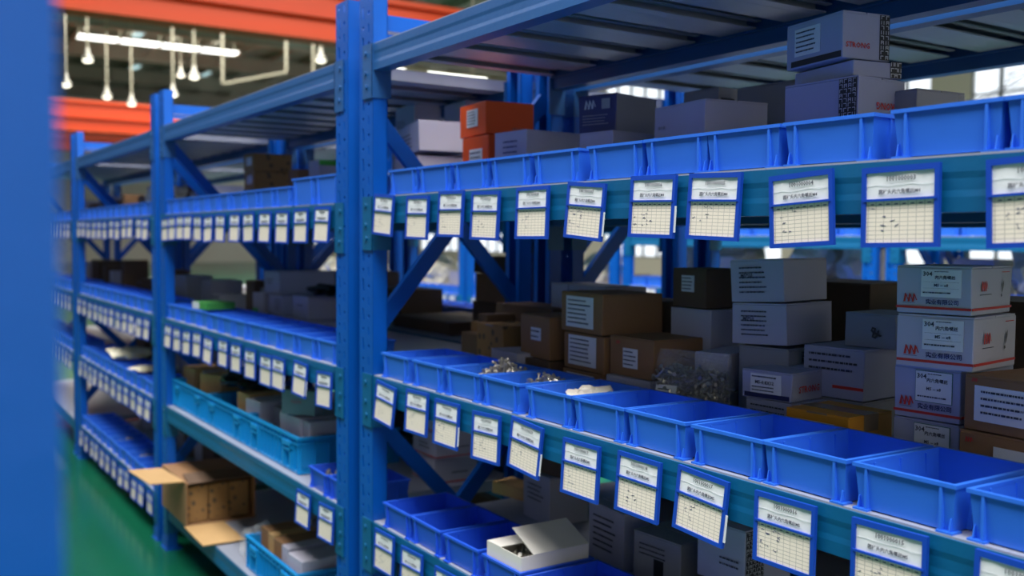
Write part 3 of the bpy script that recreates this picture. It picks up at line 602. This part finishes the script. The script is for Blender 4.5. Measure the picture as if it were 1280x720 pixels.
# --- lower shelf, nearest rack
rs = (('rect', 'f', 0, 1, .06, .1, red_ink, 'red_stripe'), ('rect', 's', 0, 1, .06, .1, red_ink, 'red_stripe'), ('lines', 's', .4, .8, .35, .5, 1, ink), ('lines', 'f', .3, .8, .3, .6, 2, ink))
for k, (z0, z1) in enumerate(((0, .078), (.08, .158), (.16, .238), (.24, .315))):
    carton('white box with red stripe behind the lower upright, %s from the bottom of its stack' % ORD[k], (-.19+.01*(k % 2), .33), .15, .15, z2D+z0, z2D+z1, -2+k, carton_white, prints=rs)
carton('grey box on the lower deck behind the fourth label holder', (.368, .36), .133, .12, zD, zD+.125, -4, carton_white, prints=(('lines', 'f', .2, .8, .4, .8, 4, ink),))
carton('plain grey box at the rear of the lower deck', (.40, .38), .12, .12, zD+.127, zD+.2, 2, carton_dark)
carton('grey printed box in the middle of the lower deck', (.735, .30), .137, .075, zD, zD+.13, -4, carton_white, prints=(('lines', 'f', .15, .8, .2, .85, 6, ink),))
carton('grey box with an open handle hole on the lower deck', (.94, .28), .138, .12, zD, zD+.12, 4, carton_grey, prints=(('lines', 'f', .15, .8, .6, .85, 3, ink), ('rect', 'f', .45, .65, .2, .6, pattern_m, 'dark_print')))
carton('blue-grey box under another at the right of the lower deck', (1.17, .25), .13, .13, zD, zD+.085, 4, carton_lilac, prints=(('rect', 'f', .3, .8, .2, .6, white_paper, 'sticker'),))
carton('blue-grey box on top of another at the right of the lower deck', (1.13, .26), .12, .13, zD+.087, zD+.2, 2, carton_lilac, prints=(('lines', 'f', .5, .9, .3, .5, 2, ink), ('hatch', 's', .02, .4, .02, .98)))
carton('small torn brown carton lying on the lower deck', (.14, .44), .14, .08, zD, zD+.035, 10, carton_tan)
# open white box lying across the fourth bin
ob = empty('open_box', (.692, .098, zD+.012), (0, 0, R(0)), 'open white cardboard box of metal parts standing in a bin on the lower shelf', 'box')
w_, d_, h_ = .132, .172, .078
cb = mat('carton_bright', (214, 210, 204), .6, var=.05)
b = MB().box(-w_/2, w_/2, -d_/2, d_/2, 0, .002)
b.box(-w_/2, w_/2, -d_/2, -d_/2+.002, .002, h_).box(-w_/2, w_/2, d_/2-.002, d_/2, .002, h_).box(-w_/2, -w_/2+.002, -d_/2+.002, d_/2-.002, .002, h_).box(w_/2-.002, w_/2, -d_/2+.002, d_/2-.002, .002, h_)
link('body', b.mesh('body', cb), ob)
link('flap', MB().box(-w_/2, -.012, -d_/2, d_/2, 0, .0018).mesh('flap', cb), ob, (0, 0, h_))
link('flap', MB().box(-.088, 0, -d_/2+.03, d_/2, 0, .0018).mesh('flap', cb), ob, (w_/2, 0, h_), (0, R(24), 0))
link('lettering', text_mesh('M5x16', .012, ink), ob, (-.02, -d_/2-.0008, .034), (R(90), 0, 0)); link('lettering', text_mesh('内六角螺丝', .009, ink), ob, (-.015, -d_/2-.0006, .018), (R(90), 0, 0))

# ------------------------------------------------------------------ screws, bags, cloth
def screw_heap(n, sx, sy, sz, seed, ln=.016, rad=.0018, box=False):
    r = random.Random(seed); b = MB()
    for k in range(n):
        x, y = r.uniform(-1, 1), r.uniform(-1, 1)
        if box: z = r.uniform(.02, 1)*sz
        else: z = max(.06, (1-(x*x+y*y)*.6))*sz*r.uniform(.6, 1)
        a, t = r.uniform(0, 6.28), r.uniform(.2, 1.5) if not box else r.uniform(.6, 2.4)
        M = Matrix.Translation((x*sx, y*sy, z)) @ Matrix.Rotation(a, 4, 'Z') @ Matrix.Rotation(t, 4, 'X')
        b.lathe([(rad, -ln/2), (rad, ln/2)], 5, M); b.lathe([(rad*1.9, ln/2), (rad*1.9, ln/2+rad*2)], 6, M)
    return b.mesh('screw_heap', steel)
def heap(loc, me, label): return tag(link('screw_heap', me, None, loc, (0, 0, rnd.uniform(0, .2))), label, 'screws', None, 'stuff')
heap((.445+.078, .12, zC+.006), screw_heap(260, .058, .058, .068, 1, .018, .0019), 'heap of loose steel screws piled in the third bin of the middle shelf')
heap((.605+.078, .13, zC+.006), screw_heap(180, .058, .050, .056, 2, .018, .0019), 'small heap of screws in the fourth bin of the middle shelf')
heap((1.552+.078, .09, zC+.004), screw_heap(3, .03, .05, .008, 3, .018), 'few loose screws at the bottom of the large empty bin near the right edge')
heap((.692, .098, zD+.017), screw_heap(260, .058, .075, .068, 4, .018, .0024), 'dark metal fasteners showing in the open white box')
heap((-.308, .10, z2D+.006), screw_heap(40, .05, .06, .06, 5, .03, .004), 'metal bolts in the small blue bin right of the teal crates')
for bay, L, i in ((2, 'E', 5), (2, 'E', 8), (2, 'D', 9)):
    heap((-P*bay+.085+.154*(i+.5), .10, LV2[L]+.008), screw_heap(40, .05, .06, .045, 6+i, .02, .003), 'loose fasteners in the %s bin of the %s shelf of the third rack' % (ORD[i], HGT[L]))
def crumple(name, m, sx, sy, sz, seed, jag=.2, n=3, flat=0.):
    bm = bmesh.new(); bmesh.ops.create_icosphere(bm, subdivisions=n, radius=1); r = random.Random(seed)
    from mathutils import noise
    for v in bm.verts:
        q = v.co.copy(); k = 1+jag*noise.noise(q*2.3+Vector((seed*3.1, 0, 0)))*1.6+jag*.5*noise.noise(q*6+Vector((0, seed, 0)))
        v.co = Vector((q.x*sx*k, q.y*sy*k, max(q.z*k, -1+flat)*sz+sz*(1-flat)))
    me = bpy.data.meshes.new(name); bm.to_mesh(me); bm.free(); me.materials.append(m); return me
tag(link('cloth', crumple('cloth', cloth_white, .045, .05, .02, 3, .5), None, (.775+.078, .11, zC+.018)), 'crumpled white cloth lying in the fifth bin of the middle shelf', 'cloth')
# clear bag of screws
def bag_mesh(w, d, h, seed=0):
    b = MB(); nx, nz = 10, 9; from mathutils import noise
    def sh(u, v, s):
        dep = d/2*(1-v**3.5)*(1-abs(2*u-1)**4*.6); x = (u-.5)*w*(1+.06*math.sin(v*5))
        return (x, s*dep+.004*noise.noise(Vector((u*5, v*5, s+seed))), v*h+.004*noise.noise(Vector((u*6, v*3, 7+s))))
    for s in (-1, 1):
        b.add([sh(i/nx, j/nz, s) for j in range(nz+1) for i in range(nx+1)], [(j*(nx+1)+i, j*(nx+1)+i+1, (j+1)*(nx+1)+i+1, (j+1)*(nx+1)+i) for j in range(nz) for i in range(nx)])
    return b.mesh('film', clear_m, True)
bg = empty('plastic_bag', (.965, .275, zC), (R(-6), 0, R(20)), 'clear plastic bag full of steel screws with a white label', 'plastic bag')
link('film', bag_mesh(.165, .07, .135), bg)
lb = link('bag_label', MB().box(-.023, .023, -.0008, 0, 0, .046).mesh('bag_label', white_paper), bg, (-.04, -.037, .018), (R(-4), 0, 0))
link('small_print', MB().box(-.018, .012, -.001, -.0008, .036, .038).box(-.018, .016, -.001, -.0008, .027, .029).box(-.018, .01, -.001, -.0008, .018, .020).box(-.018, .014, -.001, -.0008, .009, .011).mesh('small_print', ink), lb)
tag(link('screw_heap', screw_heap(520, .068, .024, .092, 11, .02, .0021, True), None, (.965, .277, zC+.004), (0, 0, R(20))), 'bright steel screws filling the clear plastic bag', 'screws', None, 'stuff')

# ------------------------------------------------------------------ middle rack goods
def crate_mesh(W, D, H):
    b = MB(); t = .004
    def ring(x, y, z): return [(-x, -y, z), (x, -y, z), (x, y, z), (-x, y, z)]
    x, y = W/2-.008, D/2-.008
    vs = ring(x-.008, y-.008, 0)+ring(x, y, H)+ring(x-t, y-t, H)+ring(x-.008-t, y-.008-t, t)
    fs = [(0, 3, 2, 1), (12, 13, 14, 15)]
    for a in (0, 4, 8): fs += [(a+i, a+(i+1) % 4, a+4+(i+1) % 4, a+4+i) for i in range(4)]
    b.add(vs, fs)
    for z0, z1, g in ((H-.008, H, 0), (H-.026, H-.021, .002), (.002, .012, .004)):
        o, i_ = (W/2-g, D/2-g), (x-.004, y-.004)
        vs = ring(*o, z0)+ring(*o, z1)+ring(*i_, z1)+ring(*i_, z0); b.add(vs, [((a+i) % 16, a+(i+1) % 4, (a+4) % 16+(i+1) % 4, (a+4) % 16+i) for a in (0, 4, 8, 12) for i in range(4)])
    n = int(W/.036)
    for k in range(n+1):
        xx = -W/2+.012+k*(W-.024)/n
        for s in (-1, 1): y0, y1 = sorted((s*(y-.012), s*(D/2-.002))); b.box(xx-.002, xx+.002, y0, y1, .004, H-.008)
    n = int(D/.05)
    for k in range(n+1):
        yy = -D/2+.012+k*(D-.024)/n
        for s in (-1, 1): x0, x1 = sorted((s*(x-.012), s*(W/2-.002))); b.box(x0, x1, yy-.002, yy+.002, .004, H-.008)
    for k in (-.31, .31):   # framed grips
        for q in (-1, 1): b.box(k*W+q*.032-.004, k*W+q*.032+.004, -D/2-.003, -D/2+.01, .01, H-.03)
        b.box(k*W-.036, k*W+.036, -D/2-.004, -D/2+.01, H-.036, H-.022)
        b.box(k*W-.036, k*W+.036, -D/2-.003, -D/2+.01, H-.052, H-.046)
    return b.mesh('plastic_crate', crate_teal)
CR = crate_mesh(.505, .36, .118)
crl = ['left', 'middle', 'right']
for k, x in enumerate((-1.79, -1.28, -.77)): tag(link('plastic_crate', CR, None, (x, .205, z2D)), 'teal ribbed plastic crate, %s of three on the lower shelf, middle rack' % crl[k], 'crate', 'teal crates in a row')
packs = [(-2.0, .1, .13, .2, .125, 8, carton_tan, 'flat tan packet at the left end of the left teal crate'), (-1.86, .10, .14, .22, .118, -12, carton_white, 'flat white packet in the left teal crate, beside the tan one'),
         (-1.70, .12, .14, .2, .128, 20, carton_tan, 'tan packet lying askew at the right of the left teal crate'), (-1.20, .08, .12, .22, .12, 4, carton_tan, 'tan-topped box in the middle teal crate left of the grey upright box'), (-1.06, .07, .12, .22, .115, 6, carton_white, 'white box with a red mark in the middle teal crate'),
         (-.93, .12, .11, .2, .10, 3, carton_grey, 'grey packet under the upright grey box, at the crate joint'), (-.70, .07, .17, .2, .117, 2, carton_white, 'flat white packet under the upright grey box'), (-.60, .08, .08, .2, .113, 0, carton_white, 'slim white packet at the right end of the right teal crate')]
for x, y, w, d, h, yaw, m, lab in packs: carton(lab, (x+w/2, y+.0), w, d, z2D+.006, z2D+.045+h, yaw, m, flaps=False, name='packet', cat='packet')
carton('blue-grey box standing upright on the packets in the right teal crate', (-.60, .115), .13, .05, z2D+.166, z2D+.25, 34, mat('carton_steel', (122, 142, 166), .3, var=.05), prints=(('lines', 'f', .3, .65, .45, .6, 2, red_ink),), flaps=False)
tag(link('plastic_bag', crumple('plastic_bag', black_bag, .16, .13, .045, 5, .35), None, (-1.43, .2, z2D+.14)), 'shiny black plastic bag lying over the left and middle teal crates', 'plastic bag')
# middle shelf of the middle rack
carton('grey box on top of the two grey cartons in the middle rack', (-1.51, .33), .14, .26, z2C+.125, z2C+.215, 8, carton_lilac, prints=(('lines', 'f', .2, .6, .4, .7, 2, ink),))
carton('left grey carton with a green side under the top grey box', (-1.62, .30), .14, .22, z2C, z2C+.12, 0, carton_white, prints=(('rect', 'f', .02, .5, .1, .45, carton_green, 'green_print'),))
carton('middle grey carton with small print under the top grey box', (-1.40, .30), .16, .26, z2C+.045, z2C+.122, 0, carton_lilac, prints=(('lines', 'f', .5, .85, .2, .85, 4, ink),))
carton('low grey carton under the middle grey carton', (-1.36, .29), .17, .26, z2C, z2C+.043, 0, carton_white)
carton('open grey carton right of the grey stack with dark goods on top', (-1.075, .28), .16, .24, z2C+.052, z2C+.137, 0, carton_lilac, prints=(('lines', 'f', .3, .7, .5, .65, 1, ink),))
carton('grey carton wrapped in film at the right of the middle rack shelf', (-.90, .27), .30, .22, z2C, z2C+.050, 0, carton_white, prints=(('rect', 's', .3, .8, .2, .7, carton_dark, 'brown_print'),))
tag(link('plastic_bag', crumple('plastic_bag', black_bag, .12, .1, .02, 8, .5), None, (-1.08, .40, z2C+.137)), 'crumpled black bag on the open grey carton of the middle rack', 'plastic bag')
carton('small open white and green box standing on the bins of the middle rack', (-1.52, .03), .15, .12, z2C+.066, z2C+.094, 4, mat('carton_leaf', (52, 130, 58), .5), prints=(('rect', 'f', 0, .5, 0, 1, pattern_w, 'white_panel'),))
for k, (x, y, w, h, m, lab) in enumerate([(-1.98, .36, .12, .16, carton_dark, 'dark brown carton at the left rear of the middle shelf, middle rack'), (-1.84, .38, .12, .13, carton_grey, 'grey carton beside the dark brown one, middle rack'), (-1.68, .40, .14, .19, carton_dark, 'tall dark carton left of the grey stack, middle rack')]):
    carton(lab, (x+w/2, y), w, .16, z2C, z2C+h, 0, m)
# upper shelf of the middle rack
carton('upper printed brown carton of the pair on the upper bin shelf, middle rack', (-1.742, .30), .13, .17, z2B+.185, z2B+.262, 0, printed_m, prints=sticker('f', .3, .8, .35, .8, 3))
carton('middle printed brown carton under the top one, middle rack', (-1.735, .30), .13, .17, z2B+.105, z2B+.183, 0, printed_m, prints=sticker('f', .3, .8, .35, .8, 3))
carton('lowest printed brown carton of the pile of three, middle rack', (-1.735, .30), .13, .17, z2B, z2B+.103, 0, printed_m)
carton('small plain brown carton right of the printed pile, middle rack', (-1.229, .30), .1, .12, z2B, z2B+.165, 0, carton_brown)
carton('white carton with a green edge behind the larger bins, middle rack', (-1.04, .31), .10, .2, z2B, z2B+.19, 0, carton_white, prints=(('rect', 's', 0, 1, .9, 1, carton_green, 'green_edge'),))
carton('small white box with print behind the larger bins, middle rack', (-.63, .25), .11, .1, z2B, z2B+.12, 0, carton_white, prints=(('lines', 'f', .2, .8, .6, .85, 2, ink),))
# floor-level shelf of the middle rack: tipped open carton
oc = empty('open_carton', (-1.62, -.026, z2E), (0, 0, 0), 'open brown carton lying on its side with flaps out, holding brown boxes', 'box')
Wc, Dc, Hc = .40, .285, .178; t = .004
link('body', MB().box(-Wc, 0, 0, t, 0, Hc).box(-Wc, 0, Dc-t, Dc, 0, Hc).box(-Wc, 0, t, Dc-t, 0, t).box(-Wc, 0, t, Dc-t, Hc-t, Hc).box(-Wc, -Wc+t, t, Dc-t, t, Hc-t).mesh('body', carton_brown), oc)
link('flap', MB().box(0, .30, 0, .16, 0, .004).mesh('flap', carton_tan), oc, (0, -.01, .001), (0, R(-1), R(-2)))  # both tan flaps have the light from above put into their colour
link('flap', MB().box(-.29, 0, -.14, 0, 0, .004).mesh('flap', carton_tan), oc, (-.03, 0, Hc+.001), (R(-4), 0, R(4)))
link('flap', MB().box(0, .004, 0, Dc-.01, 0, .10).mesh('flap', carton_dark), oc, (0, 0.01, Hc-.004), (0, R(-78), 0))
for k in range(3): tag(link('carton', MB().box(0, .26, 0, .082, 0, .150).mesh('carton', printed_m, bevel=.002), None, (-1.915, -.012+k*.086, z2E+.006)), 'printed brown box inside the tipped open carton, %s of three' % ('front', 'middle', 'rear')[k], 'box', 'boxes inside the open carton')
tag(link('plastic_crate', CR, None, (-.775, .20, z2E)), 'teal ribbed plastic crate of brown and white packets on the floor-level shelf', 'crate')
pk = [(-.975, .075, .10, carton_brown, 'brown packet at the left end of the floor-level crate'), (-.895, .07, .07, carton_tan, 'narrow tan packet, second in the floor-level crate'), (-.815, .065, .11, carton_brown, 'tan-brown packet, third in the floor-level crate'), (-.735, .06, .08, carton_white, 'grey-white packet, fourth in the floor-level crate'), (-.62, .05, .16, carton_white, 'large white printed packet in the floor-level crate')]
for x, y, w, m, lab in pk: carton(lab, (x+w*.45, y), w*.72, .20, z2E+.006, z2E+.15, 2, m, flaps=False, name='packet', cat='packet', prints=(('lines', 'f', .2, .8, .2, .6, 3, ink),) if 'printed' in lab else ())
tag(link('plastic_bag', crumple('plastic_bag', clear_m, .05, .07, .07, 12, .4), None, (-1.06, .09, z2E)), 'crumpled clear bag between the tipped carton and the floor-level crate', 'plastic bag')
tag(link('plastic_bag', crumple('plastic_bag', mat('bag_grey', (120, 124, 140), .35, bump=.5), .12, .09, .045, 14, .4), None, (-.9, .30, z2E+.13)), 'grey bag lying behind the packets in the floor-level crate', 'plastic bag')

# ------------------------------------------------------------------ third and farthest rack goods
def misc_row(bay, L, y, seed, names, back=False):
    r = random.Random(seed); x = -P*bay+.12+r.uniform(0, .1); z = LV2[L]+.003; i = 0
    while x < -P*bay+1.80:
        w = r.uniform(.12, .22); h = r.uniform(.07, .2); m = r.choice(names)
        nm = {'carton_white': 'grey-white', 'carton_dark': 'dark brown', 'carton_brown': 'brown', 'carton_grey': 'grey', 'carton_lilac': 'lilac-grey', 'carton_tan': 'tan'}[m.name]
        carton('%s carton, %s from left behind the bins, %s shelf, %s' % (nm, ORD[i], HGT[L], BAYN[bay]), (x+w, y+r.uniform(0, .05)), w, r.uniform(.12, .18), z, z+h, r.uniform(-6, 6), m)
        x += w+r.uniform(.02, .12); i += 1
D_ = [carton_dark, carton_white, carton_grey, carton_dark, carton_brown, carton_lilac]
misc_row(2, 'B', .30, 21, D_); misc_row(2, 'C', .30, 22, D_); misc_row(2, 'D', .30, 23, D_); misc_row(2, 'E', .30, 24, D_); misc_row(3, 'B', .3, 25, D_); misc_row(3, 'C', .3, 26, D_)
for k, (x, L, sx, sz, lab) in enumerate([(-3.3, 'D', .12, .03, 'pale crumpled bag lying on the lower bins of the third rack'), (-2.75, 'D', .1, .012, 'flat white packet lying on the lower bins of the third rack'), (-3.0, 'B', .16, .09, 'clear film-wrapped bundle on the upper shelf of the third rack')]):
    tag(link('plastic_bag', crumple('plastic_bag', film, sx, .1, sz, 30+k, .35), None, (x, .26 if L == 'B' else .12, LV2[L]+(.068 if L == 'D' else .003))), lab, 'plastic bag')
tag(link('plastic_bag', crumple('plastic_bag', clear_m, .2, .15, .16, 41, .35), None, (-5.4, .1, LV2['C']+.07)), 'clear crumpled plastic bag half hidden by the blurred foreground post', 'plastic bag')

# ------------------------------------------------------------------ back-to-back rack goods (seen through the shelves)
for k, (x, z, w, h, d, m, lab) in enumerate([(-.42, LV2['C'], .30, .13, .2, carton_dark, 'dark carton low on the rear rack behind the first upright pair'), (-.42, LV2['C']+.132, .28, .10, .2, carton_brown, 'brown carton stacked on the dark carton of the rear rack'),
     (-.45, LV2['C']+.234, .26, .06, .2, carton_dark, 'topmost brown carton of the rear rack stack behind the first upright'),
     (.36, LV1['C'], .26, .10, .35, carton_dark, 'low dark carton on the rear rack behind the printed carton'), (-.13, LV2['C'], .24, .075, .38, carton_dark, 'flat dark carton at the right end of the rear rack shelf behind the middle rack'),
     (.70, LV1['C'], .30, .16, .2, carton_dark, 'dark carton on the rear rack behind the labelled brown cartons'), (1.0, LV1['C'], .26, .26, .2, carton_dark, 'tall dark carton on the rear rack behind the tilted grey boxes'),
     (1.42, LV1['C'], .3, .24, .2, carton_dark, 'dark carton on the rear rack behind the stack marked 304'), (-1.75, LV2['C'], .3, .2, .22, carton_dark, 'dark carton on the rear rack behind the middle rack goods'), (-1.3, LV2['C'], .3, .14, .2, carton_dark, 'low dark carton on the rear rack behind the middle rack goods')]):
    carton(lab, (x, .78), w, d, z+.003, z+.003+h, 0, m)
for b_ in range(2):
    for L in 'DE':
        for k in range(5):
            r3 = random.Random(b_*50+k+(7 if L == 'E' else 0)); x = -P*b_+.42+k*.36
            carton('dark carton, %s from left, %s shelf of the rear rack behind the %s' % (ORD[k], HGT[L], BAYN[b_]), (x, .80), .31, .26, (LV1 if b_ == 0 else LV2)[L]+.003, (LV1 if b_ == 0 else LV2)[L]+.003+r3.uniform(.2, .3), 0, carton_dark, flaps=False)
carton('flat dark carton lying on the rear rack deck behind the middle rack', (-.75, .70), .46, .33, LV2['C']+.003, LV2['C']+.05, 0, carton_dark)
for k in range(8):
    tag(link('storage_bin', BIN, None, (-1.93+.155*k, 1.135, LV2['C']+.003), (0, 0, math.pi)), 'blue bin facing away, %s from the left on the rear rack behind the middle rack' % ORD[k], 'bin', 'bins on the rear rack')
carton('pale carton on the rear rack above the dark blue box', (1.30, .85), .2, .18, LV1['B']+.003, LV1['B']+.13, 0, carton_tan)
tag(link('plastic_bag', crumple('plastic_bag', clear_m, .22, .16, .13, 51, .3), None, (1.33, .95, LV1['B']+.003)), 'clear wrinkled plastic sack at the upper right behind the bins', 'plastic bag')

# ------------------------------------------------------------------ racks across the second aisle
Y3 = 3.27
LV3 = dict(A=1.95, B=1.42, C=1.08, D=.62, E=.2); LV4 = dict(A=1.87, B=1.5, C=.89, D=.5, E=.15)
X3 = [-.764, -2.865, -4.966, -7.067, -9.168]
for i, x in enumerate(X3): rack(x, Y3, 0, [(v, T_ if k != 'A' else B_) for k, v in (LV3 if i < 2 else LV4).items() if k not in ('E',)], 'blue rack across the second aisle, %s from the right' % ORD[i])
for i, x in enumerate(X3):
    lvx = LV3 if i < 2 else LV4
    for L in ('C', 'B') if i < 4 else ('C',):
        n = 12
        for k in range(n):
            if L == 'C' or (i < 2):
                tag(link('storage_bin', BIN, None, (x+.085+.155*(k+.5), Y3+.105, lvx[L]+.003)), 'blue bin across second aisle, %s from left, %s shelf, %s rack from right' % (ORD[k], HGT[L], ORD[i]), 'bin', 'bins across the second aisle')
            if L == 'C':
                holder(x+.1+.155*k, lvx[L]-.004, rnd.uniform(-3, 3), 2, 'label holder across second aisle, %s from left, %s rack from right' % (ORD[k], ORD[i]), 'label holders across the second aisle', y=Y3-.007)
    for k in range(5):
        r2 = random.Random(i*9+k)
        if (i+k) % 3 != 0:
            tag(link('plastic_bag', crumple('plastic_bag', film, r2.uniform(.17, .22), .18, r2.uniform(.13, .2), 60+i*5+k, .3), None, (x+.3+k*.36, Y3+.38, lvx['C']+.003)), 'pale wrapped sack across second aisle, %s from left, %s rack from right' % (ORD[k], ORD[i]), 'plastic bag', 'wrapped sacks across the second aisle')
        else:
            carton('pale carton across second aisle, %s from left, %s rack from right' % (ORD[k], ORD[i]), (x+.4+k*.36, Y3+.3), .22, .2, lvx['C']+.003, lvx['C']+.003+r2.uniform(.12, .25), 0, r2.choice((carton_tan, carton_white)), flaps=False, group='cartons across the second aisle')
